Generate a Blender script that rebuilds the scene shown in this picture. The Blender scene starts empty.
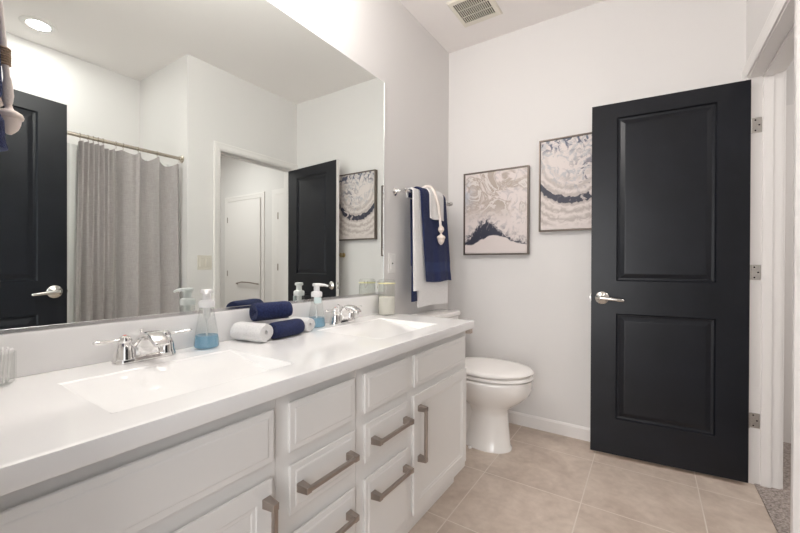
import bpy, bmesh, math, random
from mathutils import Vector, Matrix

random.seed(7)
R = math.radians
scene = bpy.context.scene
COL = scene.collection

# ------------------------------------------------------------------ camera, world, lights, exposure
cam_data = bpy.data.cameras.new('camera')
cam = bpy.data.objects.new('camera', cam_data)
COL.objects.link(cam)
cam_data.sensor_width = 36.0
cam_data.lens = 36.0 * 374.92 / 800.0
cam_data.clip_start = 0.02
_y, _p, _r = R(33.6035), R(-0.2471), R(0.2004)
_fw = Vector((-math.sin(_y), math.cos(_y), 0)); _rt = Vector((math.cos(_y), math.sin(_y), 0)); _up = Vector((0, 0, 1))
_f2 = _fw * math.cos(_p) + _up * math.sin(_p); _u2 = _up * math.cos(_p) - _fw * math.sin(_p)
_r3 = _rt * math.cos(_r) + _u2 * math.sin(_r); _u3 = _u2 * math.cos(_r) - _rt * math.sin(_r)
cam.matrix_world = Matrix(((_r3.x, _u3.x, -_f2.x, 1.2995), (_r3.y, _u3.y, -_f2.y, 0.0), (_r3.z, _u3.z, -_f2.z, 1.1065), (0, 0, 0, 1)))
scene.camera = cam

world = bpy.data.worlds.new('world'); scene.world = world
world.use_nodes = True
world.node_tree.nodes['Background'].inputs[0].default_value = (0.95, 0.97, 1.0, 1)
world.node_tree.nodes['Background'].inputs[1].default_value = 0.7

def area(name, loc, target, sx, sy, watts, col=(1, 1, 1)):
    d = bpy.data.lights.new(name, 'AREA'); d.shape = 'RECTANGLE'; d.size = sx; d.size_y = sy
    d.energy = watts; d.color = col
    o = bpy.data.objects.new(name, d); COL.objects.link(o); o.location = loc
    o.rotation_euler = (Vector(target) - Vector(loc)).to_track_quat('-Z', 'Y').to_euler()
    return o
def globe(name, loc, watts, rad, col):
    d = bpy.data.lights.new(name, 'POINT'); d.energy = watts; d.shadow_soft_size = rad; d.color = col
    o = bpy.data.objects.new(name, d); COL.objects.link(o); o.location = loc
    return o
for k_ in range(3): globe('vanity_globe', (0.21, 0.38 + 0.35 * k_, 2.46), 4.4, 0.07, (1.0, 0.965, 0.93))
d_ = area('tub_downlight', (2.205, 0.790, 2.733), (2.205, 0.790, 0), 0.12, 0.12, 2.6, (1.0, 0.98, 0.95)); d_.data.shape = 'DISK'
area('bedroom_fill', (1.12, -1.5, 1.15), (0.95, 1.6, 1.1), 2.0, 1.9, 22, (1.0, 0.985, 0.975))  # unseen soft fill lamp, added behind the camera to brighten fronts and far wall
area('hall_light', (3.3, 2.3, 2.72), (3.3, 2.3, 0), 0.5, 0.5, 10, (1.0, 0.97, 0.94))

vs = scene.view_settings
vs.view_transform = 'Standard'; vs.look = 'None'; vs.gamma = 1.0; vs.use_curve_mapping = False
vs.exposure = 1.18
scene.cycles.max_bounces = 14; scene.cycles.diffuse_bounces = 8; scene.cycles.glossy_bounces = 6
scene.cycles.transmission_bounces = 10; scene.cycles.transparent_max_bounces = 12
scene.cycles.sample_clamp_indirect = 4.0
scene.cycles.caustics_reflective = True; scene.cycles.caustics_refractive = True

# ------------------------------------------------------------------ helpers
def tag(o, label=None, cat=None, group=None, kind=None):
    if label: o['label'] = label
    if cat: o['category'] = cat
    if group: o['group'] = group
    if kind: o['kind'] = kind
    return o

def thing(name, label, cat, loc=(0, 0, 0), rotz=0.0, group=None, kind=None):
    o = bpy.data.objects.new(name, None); COL.objects.link(o)
    o.empty_display_size = 0.05
    o.location = loc; o.rotation_euler = (0, 0, rotz)
    return tag(o, label, cat, group, kind)

class MB:
    """collects shapes and links them as one mesh object"""
    def __init__(s): s.bm = bmesh.new(); s.mi = 0
    def face(s, vs):
        try:
            f = s.bm.faces.new(vs); f.material_index = s.mi; return f
        except ValueError: return None
    def box(s, x0, x1, y0, y1, z0, z1, bev=0.0, seg=2):
        b = bmesh.new()
        vs = [b.verts.new((x, y, z)) for x in (x0, x1) for y in (y0, y1) for z in (z0, z1)]
        for q in ((0, 1, 3, 2), (4, 6, 7, 5), (0, 4, 5, 1), (2, 3, 7, 6), (0, 2, 6, 4), (1, 5, 7, 3)):
            b.faces.new([vs[i] for i in q])
        if bev > 0:
            bmesh.ops.bevel(b, geom=b.edges[:], offset=bev, segments=seg, profile=0.5, affect='EDGES')
        s.merge(b); return s
    def merge(s, b, M=None):
        if M is not None: bmesh.ops.transform(b, matrix=M, verts=b.verts)
        m = {}
        for v in b.verts: m[v] = s.bm.verts.new(v.co)
        for f in b.faces: s.face([m[v] for v in f.verts])
        b.free()
    def rings(s, rings, close=True, cap0=True, cap1=True):
        rv = [[s.bm.verts.new(p) for p in r] for r in rings]
        n = len(rv[0])
        for a, b in zip(rv[:-1], rv[1:]):
            for i in range(n if close else n - 1):
                j = (i + 1) % n
                s.face([a[i], a[j], b[j], b[i]])
        if cap0: s.face(list(reversed(rv[0])))
        if cap1: s.face(rv[-1])
        return rv
    def lathe(s, prof, n=32, c=(0, 0, 0), axis='z', M=None):
        """prof: (radius, height) from bottom to top; radius 0 closes"""
        rg = []
        for r, h in prof:
            r = max(r, 1e-5)
            rg.append([Vector((r * math.cos(2 * math.pi * k / n), r * math.sin(2 * math.pi * k / n), h)) for k in range(n)])
        if axis == 'x': T = Matrix(((0, 0, 1, 0), (1, 0, 0, 0), (0, 1, 0, 0), (0, 0, 0, 1)))
        elif axis == 'y': T = Matrix(((0, 1, 0, 0), (0, 0, 1, 0), (1, 0, 0, 0), (0, 0, 0, 1)))
        else: T = Matrix.Identity(4)
        if M is not None: T = M @ T
        T = Matrix.Translation(c) @ T
        s.rings([[T @ v for v in r] for r in rg]); return s
    def tube(s, pts, rad, n=12, flat=None):
        """sweep a circle (or ellipse via flat=(side, up) factors) along pts; rad a number or list"""
        pts = [Vector(p) for p in pts]
        if not isinstance(rad, (list, tuple)): rad = [rad] * len(pts)
        rg = []; up = None
        for i, p in enumerate(pts):
            t = (pts[min(i + 1, len(pts) - 1)] - pts[max(i - 1, 0)]).normalized()
            if up is None:
                up = Vector((0, 0, 1)) if abs(t.z) < 0.9 else Vector((1, 0, 0))
            side = t.cross(up).normalized(); up = side.cross(t).normalized()
            fa, fb = flat if flat else (1, 1)
            rg.append([p + side * (rad[i] * fa * math.cos(2 * math.pi * k / n)) + up * (rad[i] * fb * math.sin(2 * math.pi * k / n)) for k in range(n)])
        s.rings(rg); return s
    def build(s, name, mats, parent=None, smooth=None, local=False):
        bmesh.ops.remove_doubles(s.bm, verts=s.bm.verts, dist=1e-6)
        bmesh.ops.recalc_face_normals(s.bm, faces=s.bm.faces)
        if parent is not None and not local:
            w = parent
            while w.parent is not None: w = w.parent
            bmesh.ops.translate(s.bm, vec=-Vector(w.location), verts=s.bm.verts)
        me = bpy.data.meshes.new(name); s.bm.to_mesh(me); s.bm.free()
        if not isinstance(mats, (list, tuple)): mats = [mats]
        for m in mats: me.materials.append(m)
        if smooth is not None:
            for p in me.polygons: p.use_smooth = True
            try: me.set_sharp_from_angle(angle=R(smooth))
            except Exception: pass
        o = bpy.data.objects.new(name, me); COL.objects.link(o)
        if parent is not None: o.parent = parent
        return o

def struct(name, mb, mat, smooth=None):
    return tag(mb.build(name, mat, None, smooth), kind='structure')

def sm(e0, e1, x):
    t = max(0.0, min(1.0, (x - e0) / (e1 - e0))); return t * t * (3 - 2 * t)

# ------------------------------------------------------------------ materials
def new_mat(name):
    m = bpy.data.materials.new(name); m.use_nodes = True
    return m, m.node_tree, m.node_tree.nodes['Principled BSDF']

def mat(name, col, rough=0.5, metal=0.0, spec=0.5, bump=None, trans=0.0, ior=1.45, coat=0.0, sheen=0.0, vary=None, dist=None):
    m, nt, b = new_mat(name)
    b.inputs['Base Color'].default_value = (*col, 1); b.inputs['Roughness'].default_value = rough
    b.inputs['Metallic'].default_value = metal; b.inputs['Specular IOR Level'].default_value = spec
    b.inputs['Transmission Weight'].default_value = trans; b.inputs['IOR'].default_value = ior
    b.inputs['Coat Weight'].default_value = coat; b.inputs['Coat Roughness'].default_value = 0.05
    b.inputs['Sheen Weight'].default_value = sheen
    if bump or vary:
        tc = nt.nodes.new('ShaderNodeTexCoord')
    if bump:
        sc, st = bump[:2]
        n = nt.nodes.new('ShaderNodeTexNoise'); n.inputs['Scale'].default_value = sc; n.inputs['Detail'].default_value = 3
        nt.links.new(tc.outputs['Object'], n.inputs['Vector'])
        bp = nt.nodes.new('ShaderNodeBump'); bp.inputs['Strength'].default_value = st
        bp.inputs['Distance'].default_value = dist or 0.002
        nt.links.new(n.outputs['Fac'], bp.inputs['Height']); nt.links.new(bp.outputs['Normal'], b.inputs['Normal'])
    if vary:
        sc, amt = vary
        n = nt.nodes.new('ShaderNodeTexNoise'); n.inputs['Scale'].default_value = sc; n.inputs['Detail'].default_value = 4
        nt.links.new(tc.outputs['Object'], n.inputs['Vector'])
        r = nt.nodes.new('ShaderNodeValToRGB')
        r.color_ramp.elements[0].position = 0.3; r.color_ramp.elements[1].position = 0.7
        r.color_ramp.elements[0].color = (*[c * (1 - amt) for c in col], 1)
        r.color_ramp.elements[1].color = (*[min(1, c * (1 + amt)) for c in col], 1)
        nt.links.new(n.outputs['Fac'], r.inputs['Fac']); nt.links.new(r.outputs['Color'], b.inputs['Base Color'])
    return m

class X:
    """tiny expression helper: operators on node sockets make Math nodes"""
    nt = None
    def __init__(s, k): s.k = k
    @staticmethod
    def op(o, *a, clamp=False):
        n = X.nt.nodes.new('ShaderNodeMath'); n.operation = o; n.use_clamp = clamp
        for i, v in enumerate(a):
            v = v.k if isinstance(v, X) else v
            if isinstance(v, (int, float)): n.inputs[i].default_value = v
            else: X.nt.links.new(v, n.inputs[i])
        return X(n.outputs[0])
    def __add__(s, o): return X.op('ADD', s, o)
    __radd__ = __add__
    def __sub__(s, o): return X.op('SUBTRACT', s, o)
    def __rsub__(s, o): return X.op('SUBTRACT', o, s)
    def __mul__(s, o): return X.op('MULTIPLY', s, o)
    __rmul__ = __mul__
    def __truediv__(s, o): return X.op('DIVIDE', s, o)
    def sq(s): return s * s
    def step(s, e0, e1):
        n = X.nt.nodes.new('ShaderNodeMapRange'); n.interpolation_type = 'SMOOTHSTEP'
        X.nt.links.new(s.k, n.inputs['Value']); n.inputs['From Min'].default_value = min(e0, e1); n.inputs['From Max'].default_value = max(e0, e1)
        n.inputs['To Min'].default_value = 0.0 if e0 < e1 else 1.0; n.inputs['To Max'].default_value = 1.0 if e0 < e1 else 0.0
        return X(n.outputs['Result'])
def gauss(x, c, w): return X.op('POWER', 2.71828, ((x - c) / w).sq() * -1.0)
def mixc(nt, fac, a, b):
    n = nt.nodes.new('ShaderNodeMix'); n.data_type = 'RGBA'
    nt.links.new(fac.k, n.inputs[0])
    for i, c in ((6, a), (7, b)):
        if isinstance(c, tuple): n.inputs[i].default_value = (*c, 1)
        else: nt.links.new(c, n.inputs[i])
    return n.outputs[2]
def noise(nt, vec, scale, detail=4, dist=0.0, off=(0, 0, 0)):
    mp = nt.nodes.new('ShaderNodeMapping'); mp.inputs['Location'].default_value = off
    nt.links.new(vec, mp.inputs['Vector'])
    n = nt.nodes.new('ShaderNodeTexNoise'); n.inputs['Scale'].default_value = scale; n.inputs['Detail'].default_value = detail
    n.inputs['Distortion'].default_value = dist
    nt.links.new(mp.outputs['Vector'], n.inputs['Vector']); return X(n.outputs['Fac'])

M_wall = mat('wall_paint', (0.735, 0.722, 0.712), 0.75, spec=0.25, bump=(90, 0.12))
M_ceil = mat('ceiling_paint', (0.87, 0.84, 0.825), 0.8, spec=0.2, bump=(70, 0.15))
M_trim = mat('trim_paint', (0.82, 0.80, 0.785), 0.35)
M_cab = mat('cabinet_paint', (0.80, 0.785, 0.765), 0.32, bump=(60, 0.03))
M_counter = mat('cultured_marble', (0.88, 0.872, 0.865), 0.05, spec=0.5, coat=0.25)
M_porc = mat('porcelain', (0.86, 0.84, 0.815), 0.08, spec=0.6, coat=0.3)
M_seat = mat('seat_plastic', (0.85, 0.825, 0.80), 0.18)
M_chrome = mat('chrome', (0.86, 0.85, 0.84), 0.07, 1.0)
M_nickel = mat('brushed_nickel', (0.42, 0.37, 0.335), 0.32, 1.0)
M_satin = mat('satin_nickel', (0.72, 0.70, 0.67), 0.22, 1.0)
M_rod = mat('rod_metal', (0.60, 0.55, 0.47), 0.25, 1.0)
M_black = mat('door_black', (0.0078, 0.0092, 0.0135), 0.34, spec=0.42, bump=(140, 0.06), vary=(5, 0.25))
M_mirror = mat('mirror_silver', (0.86, 0.90, 0.875), 0.0, 1.0)
M_medge = mat('mirror_edge', (0.55, 0.60, 0.58), 0.15, 0.6)
M_chan = mat('aluminium_channel', (0.74, 0.74, 0.74), 0.25, 1.0)
M_navy = mat('navy_terry', (0.020, 0.029, 0.092), 0.95, spec=0.1, bump=(420, 0.9), sheen=0.12, vary=(160, 0.35), dist=0.004)
M_band = mat('navy_woven_band', (0.030, 0.044, 0.125), 0.6, spec=0.25, bump=(700, 0.2))
M_white = mat('white_terry', (0.86, 0.85, 0.845), 0.95, spec=0.1, bump=(420, 0.9), sheen=0.3, vary=(160, 0.06), dist=0.004)
M_cord = mat('cotton_cord', (0.84, 0.77, 0.72), 0.9, spec=0.1, bump=(300, 0.6))
M_wood = mat('pale_wood', (0.86, 0.755, 0.68), 0.6, spec=0.25, bump=(60, 0.2))
M_jute = mat('jute', (0.42, 0.31, 0.22), 0.95, spec=0.1, bump=(260, 0.8))
M_frame = mat('frame_bronze', (0.17, 0.14, 0.12), 0.4, 0.6)
M_plas = mat('white_plastic', (0.84, 0.84, 0.84), 0.3)
M_beige = mat('plate_beige', (0.66, 0.63, 0.56), 0.35)
M_plate = mat('plate_white', (0.82, 0.81, 0.79), 0.3)
M_fan = mat('fan_ivory', (0.78, 0.74, 0.66), 0.45)
M_dark = mat('shade_and_dark_parts', (0.02, 0.018, 0.017), 0.9, spec=0.1)  # painted shade of the vent opening; also dark screws and button
M_brass = mat('brass', (0.45, 0.36, 0.20), 0.25, 1.0)
M_red = mat('red_dot', (0.75, 0.12, 0.08), 0.3)
M_cotton = mat('cotton', (0.86, 0.85, 0.84), 0.95, spec=0.1)
M_salt = mat('white_grain', (0.84, 0.81, 0.76), 0.9, bump=(600, 0.7))
M_rubber = mat('yellow_rubber', (0.78, 0.74, 0.42), 0.4)
M_tan = mat('raw_tan_board', (0.50, 0.42, 0.36), 0.7)
M_liner = mat('liner_vinyl', (0.80, 0.80, 0.79), 0.4)
M_label = mat('label_pale', (0.68, 0.80, 0.80), 0.4)

def glass(name, col, body=0.0, bodycol=(0.8, 0.8, 0.8)):
    """thin clear wall: tinted see-through with a fresnel gloss, optionally a little body colour"""
    m, nt, b = new_mat(name)
    out = nt.nodes['Material Output']; nt.nodes.remove(b)
    tr = nt.nodes.new('ShaderNodeBsdfTransparent'); tr.inputs[0].default_value = (*col, 1)
    gl = nt.nodes.new('ShaderNodeBsdfGlossy'); gl.inputs['Roughness'].default_value = 0.03
    fr = nt.nodes.new('ShaderNodeLayerWeight'); fr.inputs['Blend'].default_value = 0.35
    X.nt = nt
    ge = nt.nodes.new('ShaderNodeNewGeometry')
    k = X.op('MINIMUM', X(fr.outputs['Fresnel']) * 1.0, 0.55) * (1.0 - X(ge.outputs['Backfacing']))
    mx = nt.nodes.new('ShaderNodeMixShader'); nt.links.new(k.k, mx.inputs[0])
    src = tr
    if body > 0:
        df = nt.nodes.new('ShaderNodeBsdfDiffuse'); df.inputs[0].default_value = (*bodycol, 1)
        m2 = nt.nodes.new('ShaderNodeMixShader'); m2.inputs[0].default_value = body
        nt.links.new(tr.outputs[0], m2.inputs[1]); nt.links.new(df.outputs[0], m2.inputs[2]); src = m2
    nt.links.new(src.outputs[0], mx.inputs[1]); nt.links.new(gl.outputs[0], mx.inputs[2])
    nt.links.new(mx.outputs[0], out.inputs['Surface'])
    return m
M_glass = glass('clear_glass', (0.972, 0.975, 0.972))
M_jar = glass('jar_glass', (0.945, 0.95, 0.938))
M_soap = glass('blue_soap', (0.66, 0.85, 0.95), 0.40, (0.36, 0.62, 0.80))

def emis(name, col, s):
    m, nt, b = new_mat(name)
    b.inputs['Base Color'].default_value = (*col, 1)
    b.inputs['Emission Color'].default_value = (*col, 1); b.inputs['Emission Strength'].default_value = s
    return m
M_lamp = emis('lamp_glow', (1.0, 0.99, 0.95), 3.0)

def tile_mat():
    m, nt, b = new_mat('beige_tile'); X.nt = nt
    g = nt.nodes.new('ShaderNodeNewGeometry'); sp = nt.nodes.new('ShaderNodeSeparateXYZ')
    nt.links.new(g.outputs['Position'], sp.inputs[0])
    px = (X(sp.outputs[0]) - 1.040) / 0.4675; py = (X(sp.outputs[1]) - 2.3733) / 0.4529
    fx = X.op('ABSOLUTE', px - X.op('ROUND', px)) * 0.4675; fy = X.op('ABSOLUTE', py - X.op('ROUND', py)) * 0.4529
    d = X.op('MINIMUM', fx, fy)
    grout = d.step(0.0034, 0.0018)
    cell = nt.nodes.new('ShaderNodeTexWhiteNoise'); cb = nt.nodes.new('ShaderNodeCombineXYZ')
    nt.links.new(X.op('FLOOR', px).k, cb.inputs[0]); nt.links.new(X.op('FLOOR', py).k, cb.inputs[1])
    nt.links.new(cb.outputs[0], cell.inputs['Vector'])
    n1 = noise(nt, g.outputs['Position'], 6, 6, 0.8); n2 = noise(nt, g.outputs['Position'], 30, 4, 0.3)
    f = (n1 - 0.5) * 2.0 + (n2 - 0.5) * 1.0 + (X(cell.outputs['Value']) - 0.5) * 0.25 + 0.5
    c = mixc(nt, X.op('MULTIPLY', f, 1.0, clamp=True), (0.49, 0.40, 0.335), (0.665, 0.57, 0.49))
    c = mixc(nt, grout, c, (0.70, 0.625, 0.555))
    nt.links.new(c, b.inputs['Base Color'])
    b.inputs['Roughness'].default_value = 0.42; b.inputs['Specular IOR Level'].default_value = 0.35
    bp = nt.nodes.new('ShaderNodeBump'); bp.inputs['Strength'].default_value = 0.5; bp.inputs['Distance'].default_value = 0.0015
    nt.links.new((n2 * 0.25 - grout).k, bp.inputs['Height']); nt.links.new(bp.outputs['Normal'], b.inputs['Normal'])
    return m
M_tile = tile_mat()
M_carpet = mat('carpet_pile', (0.42, 0.365, 0.335), 0.98, spec=0.05, bump=(150, 1.0), vary=(110, 0.45), dist=0.012)

def curtain_mat():
    m, nt, b = new_mat('grey_linen'); X.nt = nt
    tc = nt.nodes.new('ShaderNodeTexCoord')
    mp = nt.nodes.new('ShaderNodeMapping'); mp.inputs['Scale'].default_value = (1, 1, 0.05)
    nt.links.new(tc.outputs['Object'], mp.inputs['Vector'])
    a = noise(nt, mp.outputs['Vector'], 500, 2)
    mp2 = nt.nodes.new('ShaderNodeMapping'); mp2.inputs['Scale'].default_value = (0.05, 0.05, 1)
    nt.links.new(tc.outputs['Object'], mp2.inputs['Vector'])
    c = noise(nt, mp2.outputs['Vector'], 500, 2)
    f = (a + c) * 0.5
    nt.links.new(mixc(nt, f.step(0.3, 0.7), (0.36, 0.335, 0.33), (0.47, 0.44, 0.433)), b.inputs['Base Color'])
    b.inputs['Roughness'].default_value = 0.9; b.inputs['Specular IOR Level'].default_value = 0.15
    b.inputs['Sheen Weight'].default_value = 0.2
    return m
M_curtain = curtain_mat()

def art_uv(nt, w, h):
    tc = nt.nodes.new('ShaderNodeTexCoord'); sp = nt.nodes.new('ShaderNodeSeparateXYZ')
    nt.links.new(tc.outputs['Object'], sp.inputs[0])
    return tc.outputs['Object'], X(sp.outputs[0]) / w, X(sp.outputs[2]) / h
def art_ridge(w, h):
    m, nt, b = new_mat('poured_paint_ridge'); X.nt = nt
    o, u, v = art_uv(nt, w, h)
    nA = noise(nt, o, 9, 5, 1.2); nB = noise(nt, o, 5, 6, 1.6, (3, 1, 2)); nC = noise(nt, o, 26, 5, 2.0, (7, 0, 4))
    nD = noise(nt, o, 14, 6, 2.5, (1, 5, 9))
    base = (0.67, 0.605, 0.585)
    up = v.step(0.36, 0.62)
    tan = nB.step(0.46, 0.53) * up * (1.0 - u.step(0.75, 1.1) * 0.6)
    c = mixc(nt, nD.step(0.50, 0.66) * v.step(0.22, 0.34) * 0.75, base, (0.46, 0.43, 0.44))
    c = mixc(nt, tan * 0.85, c, (0.37, 0.305, 0.255))
    c = mixc(nt, nB.step(0.53, 0.55) * nB.step(0.60, 0.58) * up * 0.8, c, (0.70, 0.66, 0.64))
    blue = gauss(u, 0.05, 0.10) * gauss(v, 0.74, 0.16) * nA.step(0.40, 0.55)
    c = mixc(nt, blue * 0.8, c, (0.42, 0.46, 0.52))
    ridge = 0.115 + gauss(u, 0.50, 0.24) * 0.13 + (nA - 0.5) * 0.10
    d = v - ridge
    thick = 0.030 + gauss(u, 0.30, 0.20) * 0.17 + (nC - 0.5) * 0.20
    band = d.step(-0.008, 0.012) * (d - thick).step(0.03, -0.03)
    halo = d.step(-0.008, 0.012) * (d - thick).step(0.12, 0.0) * nD.step(0.42, 0.62)
    c = mixc(nt, halo * 0.75, c, (0.20, 0.19, 0.215))
    c = mixc(nt, band * (nC.step(0.22, 0.34) * 0.45 + 0.55), c, (0.030, 0.032, 0.055))
    nt.links.new(c, b.inputs['Base Color']); b.inputs['Roughness'].default_value = 0.45
    return m
def art_arc(w, h):
    m, nt, b = new_mat('poured_paint_arc'); X.nt = nt
    o, u, v = art_uv(nt, w, h)
    nA = noise(nt, o, 7, 5, 1.0); nB = noise(nt, o, 16, 6, 2.0, (3, 1, 2)); nC = noise(nt, o, 20, 4, 1.2, (7, 0, 4))
    r = X.op('SQRT', ((u - 0.42) * 1.05).sq() + ((v - 0.86) * 1.10).sq()) * 1.42 + (nA - 0.5) * 0.10
    rings = X.op('SINE', r * 46.0 + nB * 9.0) * 0.5 + 0.5
    c = mixc(nt, rings * r.step(0.35, 0.7) * 0.75, (0.665, 0.605, 0.58), (0.36, 0.31, 0.285))
    grey = nB.step(0.48, 0.60) * r.step(0.8, 0.5)
    c = mixc(nt, grey * 0.75, c, (0.40, 0.41, 0.44))
    blot = nC.step(0.50, 0.57) * v.step(0.80, 0.92)
    c = mixc(nt, blot, c, (0.09, 0.10, 0.15))
    flecks = nC.step(0.54, 0.59) * gauss(u, 0.62, 0.22) * gauss(v, 0.62, 0.16)
    c = mixc(nt, flecks, c, (0.10, 0.10, 0.14))
    band = (r + (nC - 0.5) * 0.10).step(0.775, 0.795) * (r + (nB - 0.5) * 0.12).step(0.895, 0.875)
    hole = nB.step(0.53, 0.56) * gauss(u, 0.75, 0.28)
    c = mixc(nt, X.op('MULTIPLY', band, 1.0 - hole * 1.2, clamp=True), c, (0.028, 0.030, 0.052))
    c = mixc(nt, v.step(0.10, 0.04) * 0.8, c, (0.665, 0.605, 0.58))
    nt.links.new(c, b.inputs['Base Color']); b.inputs['Roughness'].default_value = 0.45
    return m

# ------------------------------------------------------------------ room shell
L = 2.629; W = 1.715; WO = 1.845; H = 2.743; NEAR = 0.02
JF, JN = 2.575, 1.808          # door opening in the right wall
struct('floor', MB().box(-0.1, 1.75, -0.10, L + 0.1, -0.1, 0.0), M_tile)
struct('floor_alcove', MB().box(1.75, 2.62, -0.10, 1.533, -0.1, 0.0), M_tile)
struct('floor_hall', MB().box(1.75, 5.0, 1.534, 3.4, -0.1, 0.006), M_carpet)
struct('floor_bedroom', MB().box(-1.2, 3.2, -3.0, -0.10, -0.1, 0.006), M_carpet)
struct('ceiling', MB().box(-0.1, 5.0, -0.10, 3.4, H, H + 0.1), M_ceil)
struct('wall_left', MB().box(-0.1, 0.0, -0.10, L + 0.1, 0, H), M_wall)
struct('wall_far', MB().box(0.0, WO, L, L + 0.1, 0, H), M_wall)
w = MB(); w.box(W, WO, JF + 0.02, L, 0, H); w.box(W, WO, 1.533, JN - 0.02, 0, H); w.box(W, WO, JN - 0.02, JF + 0.02, 2.085, H)
struct('wall_right', w, M_wall)
struct('wall_alcove_back', MB().box(2.52, 2.62, -0.10, 1.633, 0, H), M_wall)
struct('wall_alcove_side', MB().box(WO, 2.52, 1.533, 1.633, 0, H), M_wall)
w = MB(); w.box(0.0, 0.74, -0.10, NEAR, 0, H); w.box(1.50, 2.52, -0.10, NEAR, 0, H); w.box(0.74, 1.50, -0.10, NEAR, 2.085, H)
struct('wall_near', w, M_wall)
struct('wall_hall_far', MB().box(WO, 5.0, 3.30, 3.4, 0, H), M_wall)
struct('wall_hall_left', MB().box(W, WO, L + 0.1, 3.4, 0, H), M_wall)
struct('wall_hall_right', MB().box(4.9, 5.0, 1.633, 3.30, 0, H), M_wall)
struct('wall_hall_near', MB().box(2.62, 4.9, 1.533, 1.633, 0, H), M_wall)

def baseboard(name, x0, x1, y0, y1, ax, sgn):
    b = MB(); h = 0.083; t = 0.012
    prof = [(0, 0), (t, 0), (t, h - 0.012), (t * 0.45, h), (0, h)]
    rg = []
    for e in (0, 1):
        if ax == 'x': rg.append([(x0 if e == 0 else x1, y0 + sgn * d, z) for d, z in prof])
        else: rg.append([(x0 + sgn * d, y0 if e == 0 else y1, z) for d, z in prof])
    b.rings(rg); return struct(name, b, M_trim)
baseboard('baseboard_far', 0.0, W, L, L, 'x', -1)
baseboard('baseboard_left', 0, 0, 1.79, L - 0.012, 'y', 1)
baseboard('baseboard_right', W, W, 1.548, JN - 0.075, 'y', -1)
baseboard('baseboard_hall', WO + 0.07, 4.9, 3.30, 3.30, 'x', -1)

# doorway in the right wall: jambs, stop, casing
b = MB()
b.box(W, WO, JF, JF + 0.02, 0, 2.065, 0.0015); b.box(W, WO, JN - 0.02, JN, 0, 2.065, 0.0015); b.box(W, WO, JN - 0.02, JF + 0.02, 2.062, 2.085, 0.0015)
struct('trim_1', b, M_trim)
b = MB()
b.box(1.770, 1.808, JF - 0.012, JF, 0, 2.05, 0.0015); b.box(1.770, 1.808, JN, JN + 0.012, 0, 2.05, 0.0015); b.box(1.770, 1.808, JN, JF, 2.05, 2.062, 0.0015)
struct('trim_2', b, M_trim)
def casing(name, xf, sgn, y0, y1, zt, wdt=0.057):
    """mitred casing round an opening in a wall of constant x"""
    b = MB(); prof = [(0.0, 0.0), (0.0, 0.008), (0.012, 0.012), (0.035, 0.014), (0.050, 0.017), (wdt, 0.016), (wdt, 0.0)]
    rg = []
    for (yy, zz, dy, dz) in ((y0, 0.0, -1, 0), (y0, zt, -1, 1), (y1, zt, 1, 1), (y1, 0.0, 1, 0)):
        rg.append([(xf + sgn * d, yy + dy * a, zz + dz * a) for a, d in prof])
    b.rings(rg); return struct(name, b, M_trim)
casing('trim_3', W, -1, JN + -0.006, JF + 0.006, 2.068)
casing('trim_4', WO, 1, JN - 0.006, JF + 0.006, 2.068)
# entry doorway (the photographer stands in it)
b = MB()
b.box(0.74, 0.755, -0.10, NEAR, 0, 2.07); b.box(1.485, 1.50, -0.10, NEAR, 0, 2.07); b.box(0.74, 1.50, -0.10, NEAR, 2.07, 2.085)
struct('trim_5', b, M_trim)
# hall trim: casing of the white hall door and of its neighbour on the hall wall
def casing_y(name, yf, x0, x1, zt, wdt=0.06):
    b = MB(); prof = [(0.0, 0.0), (0.0, 0.008), (0.012, 0.012), (0.035, 0.014), (0.050, 0.018), (wdt, 0.016), (wdt, 0.0)]
    rg = []
    for (xx, zz, dx, dz) in ((x0, 0.0, -1, 0), (x0, zt, -1, 1), (x1, zt, 1, 1), (x1, 0.0, 1, 0)):
        rg.append([(xx + dx * a, yf - d, zz + dz * a) for a, d in prof])
    b.rings(rg); return struct(name, b, M_trim)
casing_y('trim_6', 3.30, 3.175, 3.955, 2.035, 0.07)
casing_y('trim_7', 3.30, 2.10, 2.83, 2.000, 0.11)

# ------------------------------------------------------------------ doors
DW, DH, DT = 0.706, 2.0165, 0.035
def rect(bm, u0, u1, z0, z1, y): return [bm.verts.new(p) for p in ((u0, y, z0), (u1, y, z0), (u1, y, z1), (u0, y, z1))]
def door_leaf(mb, wd, hd, panels, prof, yf, sgn, mi):
    """panelled face at local y=yf; sgn is the direction into the slab"""
    us = sorted({0.0, wd} | {p[0] for p in panels} | {p[1] for p in panels})
    zs = sorted({0.0, hd} | {p[2] for p in panels} | {p[3] for p in panels})
    mb.mi = mi
    V = {}
    def v(u, z):
        if (u, z) not in V: V[(u, z)] = mb.bm.verts.new((u, yf, z))
        return V[(u, z)]
    for i in range(len(us) - 1):
        for j in range(len(zs) - 1):
            c = (us[i], us[i + 1], zs[j], zs[j + 1])
            ring = [v(c[0], c[2]), v(c[1], c[2]), v(c[1], c[3]), v(c[0], c[3])]
            if c in panels:
                for ins, dep in prof:
                    nx = rect(mb.bm, c[0] + ins, c[1] - ins, c[2] + ins, c[3] - ins, yf + sgn * dep)
                    for k in range(4): mb.face([ring[k], ring[(k + 1) % 4], nx[(k + 1) % 4], nx[k]])
                    ring = nx
                mb.face(ring)
            else: mb.face(ring)
DOOR_PROF = [(0.006, 0.010), (0.018, 0.0115), (0.040, 0.004), (0.046, 0.0035)]
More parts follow.
